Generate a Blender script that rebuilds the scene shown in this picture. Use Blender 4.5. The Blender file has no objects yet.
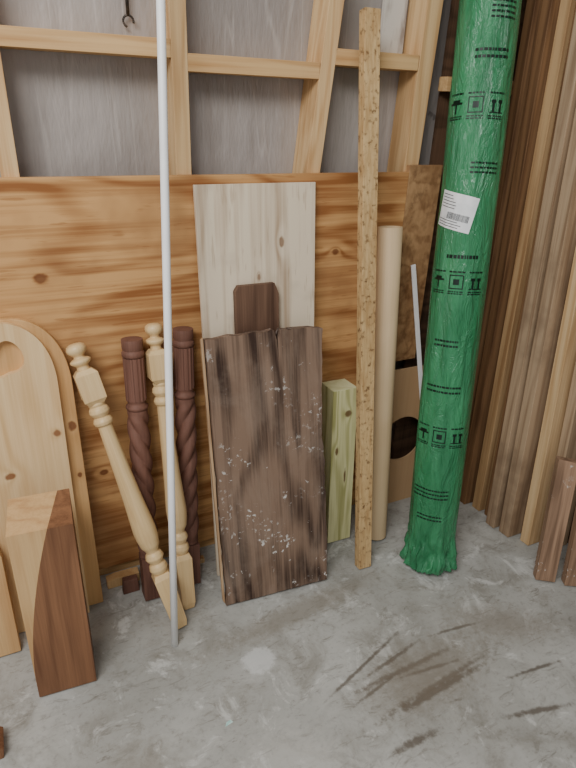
import bpy, math, random
from mathutils import Vector, Matrix, noise
random.seed(4)
# ---------------------------------------------------------------- helpers
def lin(c):
    c=c/255.0
    return c/12.92 if c<=0.04045 else ((c+0.055)/1.055)**2.4
def col(r,g,b,sat=1.0):
    l=[lin(r),lin(g),lin(b)]; m=sum(l)/3
    return tuple(max(0.0,m+(v-m)*sat) for v in l)+(1.0,)

class NT:
    def __init__(s,name):
        s.m=bpy.data.materials.new(name); s.m.use_nodes=True
        s.t=s.m.node_tree; s.b=s.t.nodes["Principled BSDF"]
    def n(s,typ,**kw):
        nd=s.t.nodes.new(typ)
        for k,v in kw.items():
            setattr(nd,k,v)
        return nd
    def l(s,a,b): s.t.links.new(a,b)
    def coord(s,scale=(1,1,1),loc=(0,0,0),rot=(0,0,0),typ='POINT'):
        tc=s.n('ShaderNodeTexCoord'); mp=s.n('ShaderNodeMapping',vector_type=typ)
        mp.inputs['Scale'].default_value=scale; mp.inputs['Location'].default_value=loc; mp.inputs['Rotation'].default_value=rot
        s.l(tc.outputs['Object'],mp.inputs['Vector']); return mp.outputs['Vector']
    def noise(s,vec,scale=1,detail=4,rough=.5,dist=0):
        nd=s.n('ShaderNodeTexNoise'); nd.inputs['Scale'].default_value=scale
        nd.inputs['Detail'].default_value=detail; nd.inputs['Roughness'].default_value=rough; nd.inputs['Distortion'].default_value=dist
        s.l(vec,nd.inputs['Vector']); return nd.outputs['Fac']
    def math(s,op,a,b=None,c=None,clamp=False):
        nd=s.n('ShaderNodeMath',operation=op); nd.use_clamp=clamp
        for i,v in enumerate((a,b,c)):
            if v is None: continue
            if isinstance(v,(int,float)): nd.inputs[i].default_value=v
            else: s.l(v,nd.inputs[i])
        return nd.outputs[0]
    def ramp(s,fac,stops):
        nd=s.n('ShaderNodeMapRange'); nd.interpolation_type='SMOOTHSTEP'
        nd.inputs['From Min'].default_value=stops[0]; nd.inputs['From Max'].default_value=stops[1]
        nd.inputs['To Min'].default_value=stops[2] if len(stops)>2 else 0; nd.inputs['To Max'].default_value=stops[3] if len(stops)>3 else 1
        s.l(fac,nd.inputs['Value']); return nd.outputs[0]
    def mix(s,fac,a,b):
        nd=s.n('ShaderNodeMix',data_type='RGBA')
        if isinstance(fac,(int,float)): nd.inputs[0].default_value=fac
        else: s.l(fac,nd.inputs[0])
        for i,v in ((6,a),(7,b)):
            if isinstance(v,tuple): nd.inputs[i].default_value=v
            else: s.l(v,nd.inputs[i])
        return nd.outputs[2]
    def bump(s,h,strength=.2,dist=.002):
        nd=s.n('ShaderNodeBump'); nd.inputs['Strength'].default_value=strength; nd.inputs['Distance'].default_value=dist
        s.l(h,nd.inputs['Height']); s.l(nd.outputs[0],s.b.inputs['Normal'])
    def fin(s,c,rough=.6,spec=.3):
        if isinstance(c,tuple): s.b.inputs['Base Color'].default_value=c
        else: s.l(c,s.b.inputs['Base Color'])
        s.b.inputs['Roughness'].default_value=rough
        s.b.inputs['Specular IOR Level'].default_value=spec
        return s.m

def wood(name,c1,c2,low=(7,7,.8),rings=9,band=.55,fine=(220,220,5),finew=.35,seed=0,rough=.6,knots=(),flecks=0,fleckcol=(225,222,215),dark=None,stain=None,spec=.25,flkscale=70,sharp=1.6,streakw=.25,kcol=(92,50,28),dust=None,darkw=.6,hz=(.75,0),pitch=None):
    m=NT(name); v=m.coord(loc=(seed*3.1,seed*1.7,seed*2.3))
    vl=m.coord(scale=low,loc=(seed*3.1,seed*1.7,seed*2.3))
    base=m.noise(vl,1,2.5,.45,.3)
    kmask=None
    for (kx,kz,kr,asp) in knots:
        tc=m.coord(loc=(kx,0,kz),scale=(kr,100,kr*asp),typ='TEXTURE')
        ln=m.n('ShaderNodeVectorMath',operation='LENGTH'); m.l(tc,ln.inputs[0])
        k=m.math('DIVIDE',1.0,m.math('ADD',1.0,m.math('MULTIPLY',m.math('POWER',ln.outputs['Value'],2.0),.6)))
        base=m.math('ADD',base,m.math('MULTIPLY',k,.16))
        kk=m.ramp(m.math('ADD',ln.outputs['Value'],m.math('MULTIPLY',m.math('SUBTRACT',m.noise(v,60,2),.5),.8)),(1.15,.6))
        kmask=kk if kmask is None else m.math('MAXIMUM',kmask,kk)
    s=m.math('SINE',m.math('MULTIPLY',base,rings*6.283))
    s=m.math('MULTIPLY_ADD',s,.5,.5); s=m.math('POWER',s,sharp)
    fv=m.coord(scale=fine,loc=(seed,seed*2,seed)); f=m.noise(fv,1,3,.6)
    fr=m.ramp(f,(.3,.7))
    f2=m.noise(m.coord(scale=tuple(q*.22 for q in fine),loc=(seed*5,seed,seed)),1,3,.6)
    big=m.ramp(m.noise(v,2.2,3,.5),(.3,.7))
    fac=m.math('ADD',m.math('MULTIPLY',s,band),m.math('MULTIPLY',fr,finew),clamp=True)
    fac=m.math('ADD',fac,m.math('MULTIPLY',m.math('SUBTRACT',big,.5),.25),clamp=True)
    fac=m.math('ADD',fac,m.math('MULTIPLY',m.math('SUBTRACT',m.ramp(f2,(.3,.7)),.5),streakw),clamp=True)
    c=m.mix(fac,c1,c2)
    if dark: 
        dn=m.ramp(m.noise(v,stain or 6,4,.6),(.52,.72)); c=m.mix(m.math('MULTIPLY',dn,darkw),c,dark)
    if pitch:
        pn=m.ramp(m.noise(m.coord(scale=pitch,loc=(seed,3,seed)),1,2,.5),(.62,.72)); c=m.mix(m.math('MULTIPLY',pn,.45),c,c2)
    if dust:
        dn=m.ramp(m.noise(m.coord(scale=(6,6,3),loc=(seed,1,2)),1,6,.7,.5),(.45,.66)); c=m.mix(m.math('MULTIPLY',dn,.3),c,dust)
    if kmask is not None: c=m.mix(m.math('MULTIPLY',kmask,.85),c,col(*kcol))
    if flecks:
        sx=m.n('ShaderNodeSeparateXYZ'); m.l(m.coord(),sx.inputs[0])
        hzz=m.ramp(sx.outputs[2],(hz[0],hz[1],.4,1.0))
        fl=m.ramp(m.noise(v,flkscale,4,.65),(.585,.63)); msk=m.ramp(m.noise(v,6,3,.6),(.60-flecks,.70-flecks))
        c=m.mix(m.math('MULTIPLY',m.math('MULTIPLY',m.math('MULTIPLY',fl,msk),.85),hzz),c,col(*fleckcol))
        fl2=m.ramp(m.noise(m.coord(loc=(5,5,5)),17,5,.75),(.64,.68)); c=m.mix(m.math('MULTIPLY',m.math('MULTIPLY',fl2,.8),hzz),c,col(*fleckcol))
    m.bump(fac,.15,.001)
    return m.fin(c,rough,spec)

class G:
    def __init__(s): s.v=[];s.f=[];s.m=[];s.sm=[]
    def add(s,vs,fs,mi=0,smooth=False,M=None):
        o=len(s.v)
        for p in vs:
            p=Vector(p); s.v.append(tuple(M@p) if M else tuple(p))
        for f in fs: s.f.append(tuple(o+i for i in f)); s.m.append(mi); s.sm.append(smooth)
    def box(s,x0,x1,y0,y1,z0,z1,mi=0,M=None,top=None):
        t=top or (x0,x1,y0,y1)
        vs=[(x0,y0,z0),(x1,y0,z0),(x1,y1,z0),(x0,y1,z0),(t[0],t[2],z1),(t[1],t[2],z1),(t[1],t[3],z1),(t[0],t[3],z1)]
        s.add(vs,[(0,3,2,1),(4,5,6,7),(0,1,5,4),(1,2,6,5),(2,3,7,6),(3,0,4,7)],mi,False,M)
    def lathe(s,prof,seg=32,mi=0,M=None,fn=None,cx=0,cy=0,caps=True,smooth=True):
        vs=[];fs=[]
        for (r,z) in prof:
            for k in range(seg):
                a=2*math.pi*k/seg; rr=fn(a,z,r) if fn else r
                vs.append((cx+rr*math.cos(a),cy+rr*math.sin(a),z))
        n=len(prof)
        for i in range(n-1):
            for k in range(seg):
                a=i*seg+k;b=i*seg+(k+1)%seg; fs.append((a,b,b+seg,a+seg))
        s.add(vs,fs,mi,smooth,M)
        if caps:
            s.add([vs[k] for k in range(seg)],[tuple(reversed(range(seg)))],mi,False,M)
            s.add([vs[(n-1)*seg+k] for k in range(seg)],[tuple(range(seg))],mi,False,M)
    def prism(s,outline,y0,y1,mi=0,mside=None,M=None):
        n=len(outline); ms=mi if mside is None else mside
        vs=[(x,y0,z) for x,z in outline]+[(x,y1,z) for x,z in outline]
        s.add(vs,[tuple(range(n))],mi,False,M)
        s.add(vs,[tuple(range(2*n-1,n-1,-1))],mi,False,M)
        s.add(vs,[(i,i+n,(i+1)%n+n,(i+1)%n) for i in range(n)],ms,False,M)
    def obj(s,name,mats,M=None,bevel=0,parent=None):
        me=bpy.data.meshes.new(name); me.from_pydata(s.v,[],s.f)
        for mt in mats: me.materials.append(mt)
        for p,mi,sm in zip(me.polygons,s.m,s.sm): p.material_index=mi; p.use_smooth=sm
        me.update()
        import bmesh
        b=bmesh.new(); b.from_mesh(me); bmesh.ops.remove_doubles(b,verts=b.verts,dist=1e-6); bmesh.ops.recalc_face_normals(b,faces=b.faces); b.to_mesh(me); b.free()
        ob=bpy.data.objects.new(name,me); bpy.context.scene.collection.objects.link(ob)
        if M: ob.matrix_world=M
        if bevel:
            bv=ob.modifiers.new('bevel','BEVEL'); bv.width=bevel; bv.segments=2; bv.limit_method='ANGLE'; bv.angle_limit=math.radians(50)
        if parent: ob.parent=parent
        return ob

def frame(foot,top,xdir=(1,0,0)):
    o=Vector(foot); z=(Vector(top)-o).normalized(); x=Vector(xdir); x=(x-x.dot(z)*z).normalized(); y=z.cross(x)
    M=Matrix((x,y,z)).transposed().to_4x4(); M.translation=o; return M

# ---------------------------------------------------------------- camera
d1=Vector((1312,-229,580)).normalized(); d2=Vector((-48,1183,580)); d2=(d2-d2.dot(d1)*d1).normalized(); d3=d1.cross(d2)
right=Vector((d1.x,d3.x,-d2.x)); down=Vector((d1.y,d3.y,-d2.y)); fwd=Vector((d1.z,d3.z,-d2.z))
cm=Matrix((right,-down,-fwd)).transposed().to_4x4(); cm.translation=(0,-1.49,1.40)
cam=bpy.data.cameras.new('camera'); cam.sensor_fit='VERTICAL'; cam.sensor_height=24; cam.lens=580/768*24; cam.clip_start=.02
co=bpy.data.objects.new('camera',cam); bpy.context.scene.collection.objects.link(co); co.matrix_world=cm
bpy.context.scene.camera=co

# ---------------------------------------------------------------- materials
S=1.0
pine=wood('pine_stud',col(220,186,138,S),col(190,148,100,S),low=(14,14,.9),rings=6,seed=1,streakw=.5)
pine2=wood('pine_rail',col(218,180,128,S),col(188,144,94,S),low=(.9,14,14),fine=(5,220,220),rings=5,seed=2,streakw=.5)
ply=wood('plywood_sheathing',col(210,162,106),col(146,94,52),low=(1.0,2.2,3.2),fine=(3,110,150),rings=9,band=.6,finew=.28,seed=3,sharp=2.2,streakw=.8,knots=((.06,.99,.018,.7),(-.1,.62,.014,.7),(.15,.4,.014,.7),(.33,.62,.014,.7),(.88,1.0,.014,.8)),dark=col(144,100,64),stain=2.8,darkw=.55,kcol=(112,66,38),pitch=(14,120,120))
birch=wood('birch_veneer',col(228,212,186),col(176,150,122),low=(4.5,4.5,.8),fine=(130,130,2.5),rings=9,band=.5,finew=.2,seed=31,dark=col(160,140,120),stain=3.5,streakw=.8,darkw=.6,sharp=2.6,knots=((.10,.80,.009,2.0),(.24,1.05,.008,2),(.17,.96,.005,2)),kcol=(138,108,82),pitch=(120,120,10))
walnut=wood('walnut_rough',col(134,110,92),col(58,42,34),low=(4.2,4.2,1.0),rings=10,band=.62,finew=.35,fine=(180,180,6),seed=6,flecks=.08,rough=.8,sharp=1.5,streakw=.7,dust=col(154,136,120),flkscale=70,hz=(.8,.15))
walnut2=wood('walnut_board',col(116,88,70),col(78,56,44),low=(8,8,1),rings=6,seed=7)
walside=wood('walnut_live_edge',col(200,170,132),col(150,116,86),low=(20,20,2),rings=4,seed=8)
treated=wood('treated_pine',col(222,218,166,S),col(172,168,108,S),low=(18,18,1.6),rings=6,band=.7,seed=9,knots=((.058,.49,.013,1.1),(.02,.36,.006,2.6),(.055,.26,.004,7)),kcol=(106,70,40),streakw=.5)
treated_end=wood('treated_pine_end',col(230,230,184),col(208,206,150),low=(8,8,8),rings=9,seed=10)
lsl=wood('strand_lumber',col(212,180,130,S),col(168,130,84,S),low=(30,30,8),rings=3,band=.3,finew=.5,fine=(160,160,26),seed=11,dark=col(92,62,36),stain=75,darkw=.85)
osb=wood('osb_panel',col(184,146,104,S),col(128,92,60,S),low=(16,16,20),rings=3,band=.5,finew=.4,fine=(60,60,30),seed=12,dark=col(102,72,48),stain=22)
maple=wood('maple',col(224,194,144,S),col(196,158,106,S),low=(12,12,1.2),rings=5,band=.35,seed=13,rough=.4,spec=.45)
mahog=wood('twist_mahogany',col(124,88,74),col(86,58,48),low=(14,14,2),rings=4,seed=14,rough=.6)
archw=wood('pine_board',col(232,200,152,S),col(208,168,116,S),low=(7,7,.7),rings=7,band=.45,seed=15,knots=((.106,.60,.010,1.1),(-.02,.50,.014,.8),(.07,.36,.006,1)),rough=.45,kcol=(128,76,44))
archside=wood('pine_board_edge',col(216,174,120,S),col(192,148,96,S),low=(9,9,1),rings=4,seed=16,knots=((.118,.60,.012,1.3),(.12,.45,.007,1.2)),kcol=(110,62,36))
blkbrown=wood('sapele_block',col(146,104,74),col(102,68,48),low=(9,9,.9),rings=7,band=.4,seed=17,rough=.5)
blkpale=wood('maple_sapwood',col(216,180,130,S),col(190,148,100,S),low=(9,9,1),rings=5,seed=18)
lumA=wood('lumber_dark',col(140,106,74,S),col(98,70,48,S),low=(16,16,1),rings=5,seed=19,streakw=.8)
lumB=wood('lumber_tan',col(200,166,122,S),col(158,122,84,S),low=(16,16,.8),rings=5,seed=20,streakw=.8)
lumC=wood('lumber_grey',col(182,156,126,S),col(138,112,86,S),low=(12,12,.8),rings=5,seed=21,streakw=.9,dark=col(120,98,78),stain=4)
lumD=wood('lumber_light',col(220,190,146,S),col(190,154,110,S),low=(16,16,.8),rings=5,seed=22,streakw=.6)
lumR=wood('lumber_weathered',col(166,134,108,S),col(120,94,74,S),low=(12,12,1.5),rings=5,seed=23,flecks=.03,streakw=.8)
darkw=wood('dark_sheathing',col(100,76,58),col(60,46,34),low=(2,8,10),rings=5,seed=24)
kraft=wood('cardboard',col(192,160,122,S),col(176,142,102,S),low=(2,2,2),rings=2,band=.2,finew=.2,seed=25)
tubem=wood('cardboard_tube',col(212,186,148,S),col(190,162,122,S),low=(3,3,3),rings=3,band=.3,finew=.2,seed=26)

m=NT('vapor_wrap'); n1=m.noise(m.coord(),1.7,5,.55,.4); n2=m.noise(m.coord(scale=(20,1,2)),1,4,.6); v=m.coord()
c=m.mix(m.ramp(n1,(.3,.7)),col(180,171,164),col(148,140,134)); c=m.mix(m.math('MULTIPLY',m.ramp(n2,(.5,.8)),.35),c,col(122,113,108))
n3=m.noise(m.coord(scale=(9,1,.6),loc=(4,0,2)),1,3,.5,.6)
cr=m.math('ABSOLUTE',m.math('SUBTRACT',n3,.5)); c=m.mix(m.math('MULTIPLY',m.ramp(cr,(.012,.0)),.22),c,col(206,198,190))
sp=m.ramp(m.noise(v,14,3,.6),(.69,.74)); c=m.mix(m.math('MULTIPLY',sp,.6),c,col(90,82,76))
m.bump(m.noise(m.coord(scale=(9,1,2.5)),1,5,.6),.7,.02); wrap=m.fin(c,.35,.45)

m=NT('concrete'); v=m.coord()
c=m.mix(m.ramp(m.noise(v,1.6,6,.6,.3),(.3,.7)),col(196,196,190),col(158,157,150))
c=m.mix(m.math('MULTIPLY',m.ramp(m.noise(v,7,8,.7,.6),(.45,.70)),.65),c,col(130,125,114))
c=m.mix(m.math('MULTIPLY',m.ramp(m.noise(m.coord(loc=(3,8,0)),9,6,.7,.8),(.55,.66)),.5),c,col(226,226,221))
c=m.mix(m.math('MULTIPLY',m.ramp(m.noise(m.coord(scale=(3,9,1),rot=(0,0,.5)),4,6,.7,1.2),(.54,.68)),.5),c,col(118,112,101))
c=m.mix(m.math('MULTIPLY',m.ramp(m.noise(m.coord(scale=(4,16,1),rot=(0,0,-.5),loc=(2,5,0)),3,7,.75,.8),(.59,.70)),.55),c,col(98,89,77))
c=m.mix(m.math('MULTIPLY',m.ramp(m.noise(v,60,4,.7),(.5,.75)),.4),c,col(108,101,92))
def streak(c,x0,y0,x1,y1,w,color,s=.8,edge=(1.0,.5),nz=1.3):
    a=math.atan2(y1-y0,x1-x0); L=math.hypot(x1-x0,y1-y0)/2
    tc=m.coord(loc=((x0+x1)/2,(y0+y1)/2,0),rot=(0,0,a),scale=(L,w,1),typ='TEXTURE')
    ln=m.n('ShaderNodeVectorMath',operation='LENGTH'); m.l(tc,ln.inputs[0])
    d=m.math('ADD',ln.outputs['Value'],m.math('MULTIPLY',m.math('SUBTRACT',m.noise(v,45,4,.7),.5),nz))
    k=m.ramp(d,edge)
    return m.mix(m.math('MULTIPLY',k,s),c,color)
dk=col(90,79,66)
for a in [(.628,-.669,.989,-.656,.010),(.56,-.658,.873,-.548,.006),(.70,-.752,1.06,-.715,.009),(.70,-.64,.90,-.60,.007),(.948,-.879,1.162,-.929,.009),(.635,-.842,.789,-.837,.012),(.62,-.70,.80,-.66,.006),(.95,-.60,1.12,-.62,.006),(1.05,-.80,1.25,-.82,.006),(.78,-.68,.98,-.70,.006)]:
    c=streak(c,*a,dk,.78,(1.3,.3),2.1)
c=streak(c,.66,-.765,1.04,-.735,.014,dk,.85,(1.1,.4),1.6)
c=streak(c,.635,-.70,1.08,-.69,.11,col(130,120,105),.6,(1.3,.2))
c=streak(c,1.0,-.55,1.35,-.75,.08,col(132,123,110),.55,(1.3,.2))
c=streak(c,.40,-.485,.50,-.465,.045,col(218,219,216),.65,(1.1,.7))
c=streak(c,.30,-.40,.95,-.33,.05,col(130,121,106),.55,(1.2,.3))
c=streak(c,.25,-.75,.55,-.8,.12,col(206,204,197),.4,(1.2,.3))
c=streak(c,-.1,-.75,.2,-.6,.10,col(136,130,118),.4,(1.2,.3))
m.bump(m.noise(v,35,6,.7),.3,.003); conc=m.fin(c,.75,.25)

m=NT('green_film')
n=m.noise(m.coord(scale=(14,14,3)),1,5,.6,1.0); c=m.mix(m.ramp(n,(.3,.7)),col(38,114,72),col(62,144,96))
m.bump(m.noise(m.coord(scale=(24,24,7)),1,5,.65,1.8),1.0,.012); green=m.fin(c,.2,.6)
m=NT('print_ink'); ink=m.fin(col(10,32,22),.4,.4)
m=NT('label_paper'); v=m.coord(); paper=m.fin(m.mix(m.ramp(m.noise(v,30,2),(.4,.6)),col(244,244,244),col(232,234,234)),.5,.3)
m=NT('label_ink'); lab_ink=m.fin(col(60,60,62),.5,.3)
m=NT('white_pvc'); pvc=m.fin(m.mix(m.ramp(m.noise(m.coord(),12,3),(.4,.7)),col(253,253,252),col(246,246,244)),.35,.45)
m=NT('drywall_white'); dry=m.fin(m.mix(m.ramp(m.noise(m.coord(scale=(12,12,3)),1,5,.6),(.45,.6)),col(206,200,190),col(150,138,128)),.7,.2)
m=NT('dark_metal'); metal=m.fin(m.mix(m.ramp(m.noise(m.coord(),40,3),(.4,.6)),col(60,56,52),col(100,92,84)),.4,.5); metal.node_tree.nodes["Principled BSDF"].inputs['Metallic'].default_value=.8
m=NT('plastic_scrap'); scrap=m.fin(m.mix(m.ramp(m.noise(m.coord(),90,2),(.4,.6)),col(170,214,206),col(200,226,220)),.4,.4)

# ---------------------------------------------------------------- room
g=G(); g.box(-2.4,1.66,-3.6,.13,-.1,0); g.obj('floor',[conc])
g=G(); g.box(-2.4,1.66,.11,.16,0,2.7); g.obj('wall_back',[wrap])
g=G(); g.box(1.66,1.72,-3.6,.16,0,2.7); g.obj('wall_right',[darkw])
def stud(name,x0,x1,z0=.045,z1=2.7,xt=0,y0=.019,y1=.109,mat=pine):
    g=G(); g.box(x0,x1,y0,y1,0,z1-z0,top=(x0+xt,x1+xt,y0,y1)); return g.obj(name,[mat],Matrix.Translation((0,0,z0)),.001)
stud('wall_stud',.012,.050); stud('wall_stud',.412,.451); stud('wall_stud',.660,.702,xt=.268); stud('wall_stud',1.068,1.118,xt=.085)
stud('wall_stud',-.388,-.35); stud('wall_stud',-.788,-.75)
def rail(x0,x1,z0,mat=pine2,y0=.019):
    g=G(); g.box(0,x1-x0,0,.088,0,.038); g.obj('blocking_rail',[mat],Matrix.Translation((x0,y0,z0)),.001)
rail(-.35,.0115,1.481); rail(.0505,.4115,1.478); rail(.4515,.803,1.452); rail(.848,1.112,1.487)
g=G(); g.box(0,.42,-.04,-.002,0,.038); g.obj('blocking_rail',[pine2],Matrix.Translation((1.22,.058,1.44)),.001)
g=G(); g.box(-2.4,1.66,.019,.109,0,.038); g.obj('sill_plate',[pine2],None,.001)
g=G(); g.box(-.8,1.113,.002,.018,.042,1.221); g.obj('plywood_sheathing_panel',[ply],None,.0008)
g=G(); g.box(1.114,1.235,.002,.018,.60,1.24); g.obj('osb_sheathing_panel',[osb],None,.0008)
g=G(); g.box(1.24,1.655,.06,.075,.04,2.7); g.obj('dark_sheathing_board',[darkw])
def plate_with_hole(name,w,h,t,cx,cz,r,mat,M,outline=None,holeshape=None):
    n=48; hp=holeshape or [(cx+r*math.cos(2*math.pi*i/n),cz+r*math.sin(2*math.pi*i/n)) for i in range(n)]
    op=outline or [(0,0),(w,0),(w,h),(0,h)]
    cu=bpy.data.curves.new(name+'_c','CURVE'); cu.dimensions='2D'; cu.fill_mode='BOTH'; cu.extrude=t/2
    for pts in (op,hp):
        sp=cu.splines.new('POLY'); sp.points.add(len(pts)-1)
        for p,q in zip(sp.points,pts): p.co=(q[0],q[1],0,1)
        sp.use_cyclic_u=True
    tmp=bpy.data.objects.new('tmp',cu); bpy.context.scene.collection.objects.link(tmp)
    bpy.context.view_layer.update()
    me=bpy.data.meshes.new_from_object(tmp.evaluated_get(bpy.context.evaluated_depsgraph_get()))
    bpy.data.objects.remove(tmp)
    for v in me.vertices:
        x,y,z=v.co; v.co=(x,-t/2-z*1.0,y)
    me.name=name; me.materials.clear(); me.materials.append(mat)
    for p in me.polygons: p.material_index=0
    ob=bpy.data.objects.new(name,me); bpy.context.scene.collection.objects.link(ob); ob.matrix_world=M; return ob
plate_with_hole('cardboard_sheet',.34,.57,.006,.100,.285,.090,kraft,frame((1.115,-.02,0),(1.115,-.002,.57)))
g=G(); g.box(0,.075,0,.012,0,.5); g.obj('drywall_strip',[dry],Matrix.Translation((1.03,.092,1.53)))

# ---------------------------------------------------------------- big leaning things
g=G(); g.box(0,.345,-.012,0,0,1.205,0); g.obj('birch_plywood_panel',[birch],frame((.449,-.120,0),(.447,0,1.20)),.0008)
g=G(); g.prism([(0,0),(.128,0),(.130,.915),(.118,.945),(.01,.945),(0,.93)],-.018,0); g.obj('walnut_offcut_board',[walnut2],frame((.536,-.136,0),(.538,-.041,.94)),.001)
Wb,Wt,H=.336,.342,.835
def rag(t,s): return .005*noise.noise((t*9,s,0))+.0035*noise.noise((t*31,s,1))
bot=[(x,max(0,.004*noise.noise((x*20,0,3)))) for x in [Wb*i/14 for i in range(15)]]
rt=[(Wb+(Wt-Wb)*t+.004*math.sin(t*7)*(.5+t)+rag(t,2),(H-.012)*t) for t in [i/50 for i in range(1,51)]]
top=[(Wt-.012,H-.010),(Wt-.03,H-.006),(Wt-.10,H-.003),(.25,H-.006),(.218,H-.002),(.209,H-.03),(.2085,H-.085),(.206,H-.03),(.198,H-.001),(.17,H-.005),(.14,H-.002),(.10,H-.007),(.07,H-.004),(.03,H-.010),(.005,H-.009)]
lf=[(.005+rag(t,5)*.6,(H-.012)*t) for t in [i/34 for i in range(33,0,-1)]]
g=G(); g.prism([(max(0,x),max(0,z)) for x,z in bot+rt+top+lf],-.032,0,0,0)
g.prism([(-.006,.01),(0.0,.0),(0.002,.83),(-.005,.825)],-.020,-.006,1)
g.obj('walnut_slab',[walnut,walside],frame((.433,-.232,0),(.434,-.070,.83),(.334,-.03,0)),.0012)
g=G(); g.box(0,.089,-.089,0,0,.575,0); g.box(.001,.088,-.088,-.001,.5751,.5765,1)
g.obj('treated_post',[treated,treated_end],frame((.853,-.052,0),(.857,-.003,.59),(1,-.02,0)),.004)
g=G(); g.box(0,.046,-.03,0,0,1.635); g.obj('strand_lumber_board',[lsl],frame((.889,-.262,0),(.904,.015,1.62),(1,-.05,0)),.001)
g=G(); R=.037
g.lathe([(R,0),(R,.2),(R,.6),(R,1.075),(R-.004,1.0755),(R-.004,.9),(R-.004,.02)],40,0,caps=False)
g.obj('cardboard_tube',[tubem],frame((1.035,-.165,.006),(1.033,-.042,1.1)))
g=G(); g.box(-.008,.008,-.006,0,0,.96); g.obj('white_trim_strip',[pvc],frame((1.33,-.09,0),(1.165,-.009,.93)),.001)

# ---------------------------------------------------------------- green roll
RR=.078; RL=1.95
def rrad(a,z,r=RR):
    n=noise.noise((math.cos(a)*2,math.sin(a)*2,z*3))*.003+noise.noise((math.cos(a)*5,math.sin(a)*5,z*9+4))*.0018
    if z<.15:
        k=(1-z/.15); n+=k*(.005+.026*noise.noise((math.cos(a)*3.5,math.sin(a)*3.5,z*22+7))+.012*noise.noise((math.cos(a)*9,math.sin(a)*9,z*40+2)))
    return r+n
g=G()
zs=[i*.15/44 for i in range(44)]+[.15+i*(RL-.15)/200 for i in range(201)]
g.lathe([(RR,z) for z in zs],128,0,fn=rrad)
FA=math.radians(-135)
def patch(u0,u1,s0,s1,mi,off=.0007,rot=0,cu=None,cs=None):
    nu=max(1,int(abs(u1-u0)/.005)); ns=max(1,int(abs(s1-s0)/.01)); vs=[];fs=[]
    for j in range(ns+1):
        for i in range(nu+1):
            u=u0+(u1-u0)*i/nu; s=s0+(s1-s0)*j/ns
            if rot:
                du,ds=u-cu,s-cs; u=cu+du*math.cos(rot)-ds*math.sin(rot); s=cs+du*math.sin(rot)+ds*math.cos(rot)
            a=FA+u/RR; r=rrad(a,s)+off; vs.append((r*math.cos(a),r*math.sin(a),s))
    for j in range(ns):
        for i in range(nu):
            k=j*(nu+1)+i; fs.append((k,k+1,k+nu+2,k+nu+1))
    g.add(vs,fs,mi,True)
def icon(u,s,k=.03,kind=0):
    t=.003
    if kind==0:
        patch(u,u+k,s+k*.55,s+k*.68,1);patch(u+k*.2,u+k*.8,s+k*.68,s+k*.85,1);patch(u+k*.44,u+k*.58,s,s+k*.6,1)
    elif kind==1:
        patch(u,u+k,s,s+t,1);patch(u,u+k,s+k-t,s+k,1);patch(u,u+t,s,s+k,1);patch(u+k-t,u+k,s,s+k,1);patch(u+k*.3,u+k*.7,s+k*.3,s+k*.7,1)
    else:
        for o in (.1,.6):
            patch(u+k*(o+.08),u+k*(o+.24),s,s+k*.8,1);patch(u+k*o,u+k*(o+.32),s+k*.60,s+k*.80,1)
        patch(u,u+k,s,s+t,1)
def words(u,s,w,h=.004,n=1,gap=.007):
    for j in range(n):
        x=u
        while x<u+w:
            l=random.uniform(.004,.011); patch(x,min(x+l,u+w),s-j*gap,s-j*gap+h,1); x+=l+.002
def band(s,u0=-.080):
    for q in range(3):
        u=u0+q*.056
        icon(u,s,.040,q); words(u-.002,s-.009,.044,.0034,2,.0058)
        words(u-.002,s+.046,.044,.0045,1)
for s in (1.385,.925,.455): band(s)
words(-.02,1.53,.09,.007,2,.016); words(.01,1.64,.07,.005,4,.012)
words(-.04,1.01,.09,.010,1); words(-.065,.63,.11,.006,2,.016); words(-.075,.29,.12,.005,3,.013); words(-.05,.77,.07,.006,2,.014); words(-.0,1.26,.08,.005,3,.012); words(-.05,.20,.08,.005,2,.012)
cu_,cs_=-.030,1.135; rt_=-.22
patch(-.088,.026,1.088,1.184,2,.0016,rt_,cu_,cs_)
for j in range(5):
    patch(-.082,-.082+random.uniform(.035,.06),1.174-j*.008,1.1758-j*.008,3,.0022,rt_,cu_,cs_)
for j in range(3): patch(-.082,-.02+.02*random.random(),1.108-j*.007,1.1098-j*.007,3,.0022,rt_,cu_,cs_)
x=-.05
while x<.015:
    w=random.choice((.0008,.0014,.002)); patch(x,x+w,1.114,1.132,3,.0022,rt_,cu_,cs_); x+=w+.0012
for k in range(9):
    a=FA+math.radians(-95+23*k+random.uniform(-6,6)); r=RR+.004
    vs=[];fs=[]
    for j in range(9):
        z=.006+.013*j
        for i in range(7):
            aa=a+(i-3)*.06+.015*j*(1 if k%2 else -1)*.5; rr=rrad(aa,z)+.010*math.exp(-((i-3)/1.4)**2)*(1-j/9)-.0005+.0
            vs.append((rr*math.cos(aa),rr*math.sin(aa),z+.004*math.sin(k*2+i)))
    for j in range(8):
        for i in range(6):
            q=j*7+i; fs.append((q,q+1,q+8,q+7))
    g.add(vs,fs,0,True)
g.obj('green_underlayment_roll',[green,ink,paper,lab_ink],frame((1.127,-.350,.012),(1.236,-.09,1.65)))

# ---------------------------------------------------------------- white pipe
g=G(); g.lathe([(.0098,0),(.0098,.5),(.0098,1),(.0098,1.5),(.0098,1.93),(.0078,1.931),(.0078,1.8)],20,0,caps=True)
g.obj('white_pvc_pipe',[pvc],frame((.250,-.333,.001),(.374,-.056,1.58)))

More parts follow.
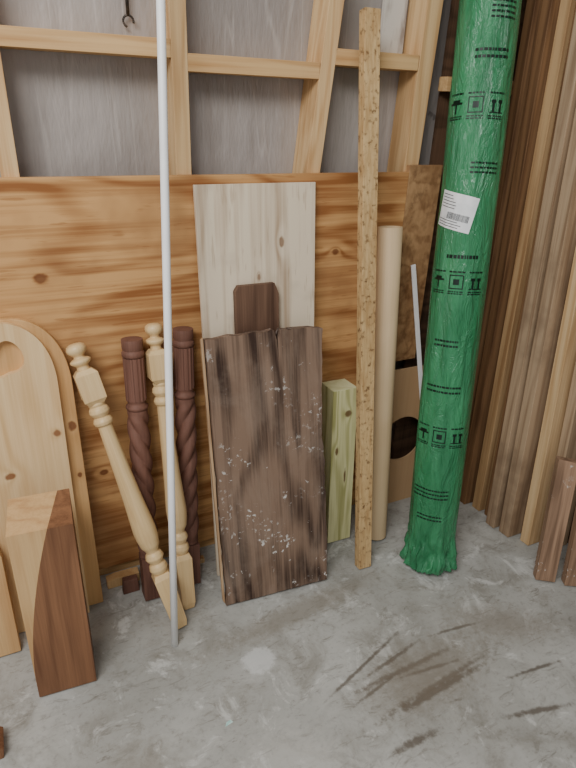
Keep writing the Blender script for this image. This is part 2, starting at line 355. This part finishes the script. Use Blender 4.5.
# ---------------------------------------------------------------- balusters
def baluster(name,foot,top,L=.87,f=1.15):
    g=G(); k=L/.87
    def sq(z0,z1,a,b,mi=0): a*=f;b*=f; g.box(-a,a,-a,a,z0*k,z1*k,mi,top=(-b,b,-b,b))
    sq(0,.02,.013,.017); sq(.02,.17,.017,.021); 
    sq(.17,.185,.021,.016)
    prof=[(.014,.183),(.018,.19),(.021,.20),(.019,.212),(.014,.218),(.017,.226),(.021,.236),(.018,.248),(.0135,.254),(.0155,.262),(.021,.275),(.0245,.30),(.0255,.325),(.024,.36),(.021,.42),(.0185,.50),(.0165,.58),(.0150,.63),(.0145,.645),(.019,.650),(.0205,.658),(.018,.666),(.0145,.670),(.018,.676),(.0215,.684),(.020,.694),(.016,.700),(.018,.706),(.017,.712)]
    pr=[]
    for i in range(len(prof)-1):
        for q in range(4):
            t=q/4; pr.append(((prof[i][0]*(1-t)+prof[i+1][0]*t)*f,(prof[i][1]*(1-t)+prof[i+1][1]*t)*k))
    pr.append((prof[-1][0]*f,prof[-1][1]*k)); g.lathe(pr,32)
    sq(.708,.722,.015,.0235); sq(.722,.79,.0235,.0235); sq(.79,.802,.0235,.015)
    fin=[(.014,.80),(.0125,.806),(.012,.812),(.017,.817),(.021,.822),(.0215,.827),(.017,.831),(.011,.834),(.0105,.838),(.014,.843),(.0195,.85),(.0205,.858),(.018,.866),(.012,.8705),(.004,.872)]
    g.lathe([(r*f,z*k) for r,z in fin],28)
    return g.obj(name,[maple],frame(foot,top),.0012)
baluster('turned_baluster',(.283,-.276,.006),(.112,-.034,.83),f=1.25)
baluster('turned_baluster',(.325,-.215,.003),(.316,-.030,.865),f=1.16)

def twist(name,foot,top,L,hand=1,r0=.028):
    g=G(); n=200
    def fn(a,z,r):
        e=min(1,max(0,(z-.16)/.02))*min(1,max(0,(L-.21-z)/.02))
        return r+e*.0045*(abs(math.cos(1.5*(a*hand)+z*42))*2-1.2)
    g.box(-r0*.92,r0*.92,-r0*.92,r0*.92,0,.145)
    pr=[(r0*.8,.145),(r0,.15),(r0*.9,.158)]+[(r0*.98,.16+(L-.36)*i/n) for i in range(n+1)]
    g.lathe(pr,64,fn=fn)
    z=L-.20
    g.lathe([(r0*.9,z),(r0*1.08,z+.006),(r0*1.08,z+.012),(r0*.85,z+.018),(r0*.85,z+.024),(r0,z+.03)],40)
    def fl(a,z,r): return r-.0018*(1 if math.cos(a*14)>0 else 0)
    g.lathe([(r0,z+.03),(r0,z+.06),(r0,z+.15)],112,fn=fl,smooth=False)
    g.lathe([(r0*.9,z+.15),(r0*1.06,z+.155),(r0*1.06,z+.165),(r0*.9,z+.17),(r0*1.0,z+.175),(r0*1.0,z+.2)],40)
    g.obj(name,[mahog],frame(foot,top),.001)
twist('rope_twist_leg',(.236,-.125,.004),(.258,-.030,.83),.820)
twist('rope_twist_leg',(.362,-.115,.004),(.397,-.030,.83),.830,hand=-1)

# ---------------------------------------------------------------- arched boards
def arch_outline(w,h,rr,n=28):
    pts=[(-w,0),(w,0)]
    for i in range(n+1):
        a=math.pi*i/n; ca,sa=math.cos(a),math.sin(a)
        x=w*math.copysign(abs(ca)**.9,ca); z=h-rr+rr*abs(sa)**.9
        pts.append((x,z))
    return pts
hole=[]
for i in range(40):
    t=2*math.pi*i/40; r=.040*(1+.18*math.cos(2*t-.9)-.10*math.sin(t*3)); hole.append((.014+r*.95*math.cos(t),.812+r*1.2*math.sin(t)))
plate_with_hole('arched_pine_board',0,0,.02,0,0,0,archw,frame((-.075,-.100,0),(-.062,-.022,.90)),outline=arch_outline(.125,.905,.17),holeshape=hole)
g=G(); g.prism(arch_outline(.134,.905,.19),-.02,0,0,1); g.obj('arched_pine_board',[archside,archside],frame((-.040,-.076,0),(-.037,0,.93)),.002)

# ---------------------------------------------------------------- two-tone block
g=G(); w=.070; h=.508
def bowx(t): return -w+.085*(max(0,(t-.10)/.90))**1.7
N=16
for i in range(N):
    t0,t1=i/N,(i+1)/N; a0,a1=bowx(t0),bowx(t1)
    g.add([(a0,-.15,h*t0),(w,-.15,h*t0),(w,-.15,h*t1),(a1,-.15,h*t1)],[(0,1,2,3)],0)
    if a1>-w: g.add([(-w,-.15,h*t0),(a0,-.15,h*t0),(a1,-.15,h*t1),(-w,-.15,h*t1)],[(0,1,2,3)],1)
    b=-.15+.15*max(0,1-t0*1.2); b1=-.15+.15*max(0,1-t1*1.2)
    g.add([(-w,-.15,h*t0),(-w,b,h*t0),(-w,b1,h*t1),(-w,-.15,h*t1)],[(0,1,2,3)],0)
    g.add([(-w,b,h*t0),(-w,0,h*t0),(-w,0,h*t1),(-w,b1,h*t1)],[(0,1,2,3)],1)
g.add([(w,-.15,0),(w,0,0),(w,0,h),(w,-.15,h)],[(0,1,2,3)],0)
g.add([(-w,0,0),(w,0,0),(w,0,h),(-w,0,h)],[(0,1,2,3)],0)
g.add([(-w,-.15,0),(w,-.15,0),(w,0,0),(-w,0,0)],[(3,2,1,0)],0)
g.add([(-w,-.15,h),(bowx(1),-.15,h),(w*.6,0,h),(-w,0,h)],[(0,1,2,3)],1)
g.add([(bowx(1),-.15,h),(w,-.15,h),(w,0,h),(w*.6,0,h)],[(0,1,2,3)],0)
g.obj('two_tone_timber_block',[blkbrown,blkpale],frame((-.029,-.210,0),(-.026,-.19,.54),(1,-.06,0)),.0)
g=G(); g.prism([(0,0),(.065,0),(.065,.30),(.05,.345),(.02,.36),(0,.355)],-.03,0); g.obj('curved_pine_offcut',[blkpale],frame((-.207,-.158,0),(-.207,-.10,.35)),.002)
g=G(); g.prism([(0,0),(.16,0),(.165,.03),(.15,.045),(0,.045)],-.06,0); g.obj('sapele_offcut',[blkbrown],frame((-.355,-.42,0),(-.355,-.42,1)),.002)
g=G(); g.prism([(0,0),(.10,0),(.10,.034),(.03,.036),(0,.03)],-.03,0); g.obj('pine_scrap_strip',[blkpale],frame((.115,-.02,0),(.115,-.02,1)),.002)
g=G(); g.prism([(0,0),(.05,0),(.048,.05),(.004,.052)],-.022,0); g.obj('mahogany_scrap',[mahog],frame((.155,-.07,0),(.155,-.055,1)),.002)
g=G(); g.prism([(0,0),(.14,0),(.14,.018),(0,.02)],-.02,0); g.obj('pine_scrap_strip',[lumD],frame((.29,-.035,0),(.29,-.035,1)),.002)

# ---------------------------------------------------------------- lumber stack in corner
specs=[(1.438,-.100,lumA,.034),(1.458,-.150,lumA,.036),(1.482,-.205,lumB,.038),(1.492,-.250,lumA,.026),(1.462,-.305,lumC,.040),(1.474,-.366,lumC,.045),(1.510,-.428,lumD,.038),(1.545,-.478,lumC,.034)]
yt=0.015
for i,(x,yf,mt,t) in enumerate(specs):
    g=G(); g.box(0,1.648-x,-t,0,0,2.28-.03*(i%3)); g.obj('lumber_board',[mt],frame((x,yf+t,0),(x+.005,yt,2.25)),.0015)
    yt-=t+.002
g=G(); g.prism([(0,0),(.062,0),(.064,.42),(.0,.428)],-.035,0); g.obj('short_weathered_board',[lumR],frame((1.422,-.535,0),(1.468,-.465,.42),(.82,-.57,0)),.002)
g=G(); g.box(0,.06,-.035,0,0,1.5); g.obj('dark_lumber_board',[lumR],frame((1.492,-.590,0),(1.55,-.40,1.5),(.82,-.5,0)),.002)

g=G()
for q in range(14):
    a0=math.pi*1.5*q/14-.3; a1=math.pi*1.5*(q+1)/14-.3
    p0=Vector((.012*math.cos(a0),0,.012*math.sin(a0)));p1=Vector((.012*math.cos(a1),0,.012*math.sin(a1)))
    M=frame(p0,p1,(0,1,0)); g.lathe([(.0025,0),(.0025,(p1-p0).length)],8,M=M)
g.lathe([(.004,.012),(.004,.05),(.0035,.09)],10); g.lathe([(.007,.085),(.007,.09),(.009,.11),(.006,.13)],12)
g.obj('wire_hanger_hook',[metal],Matrix.Translation((.335,.095,1.55)))
g=G(); g.prism([(0,0),(.022,.004),(.018,.012),(.006,.010)],0,.001); g.obj('plastic_scrap',[scrap],frame((.30,-.617,.0005),(.30,.4,.0006)))

# ---------------------------------------------------------------- light
w=bpy.data.worlds.new('world'); bpy.context.scene.world=w; w.use_nodes=True
bg=w.node_tree.nodes['Background']; bg.inputs[0].default_value=(.97,.985,1,1); bg.inputs[1].default_value=.58
def area(name,loc,tgt,size,e,c=(1,1,1)):
    l=bpy.data.lights.new(name,'AREA'); l.shape='RECTANGLE'; l.size=size[0]; l.size_y=size[1]; l.energy=e; l.color=c
    o=bpy.data.objects.new(name,l); bpy.context.scene.collection.objects.link(o); o.location=loc
    o.rotation_euler=(Vector(tgt)-Vector(loc)).to_track_quat('-Z','Y').to_euler()
area('shop_light',(-.9,-1.7,2.7),(.6,0,.5),(1.4,.8),60,(1,.99,.98))
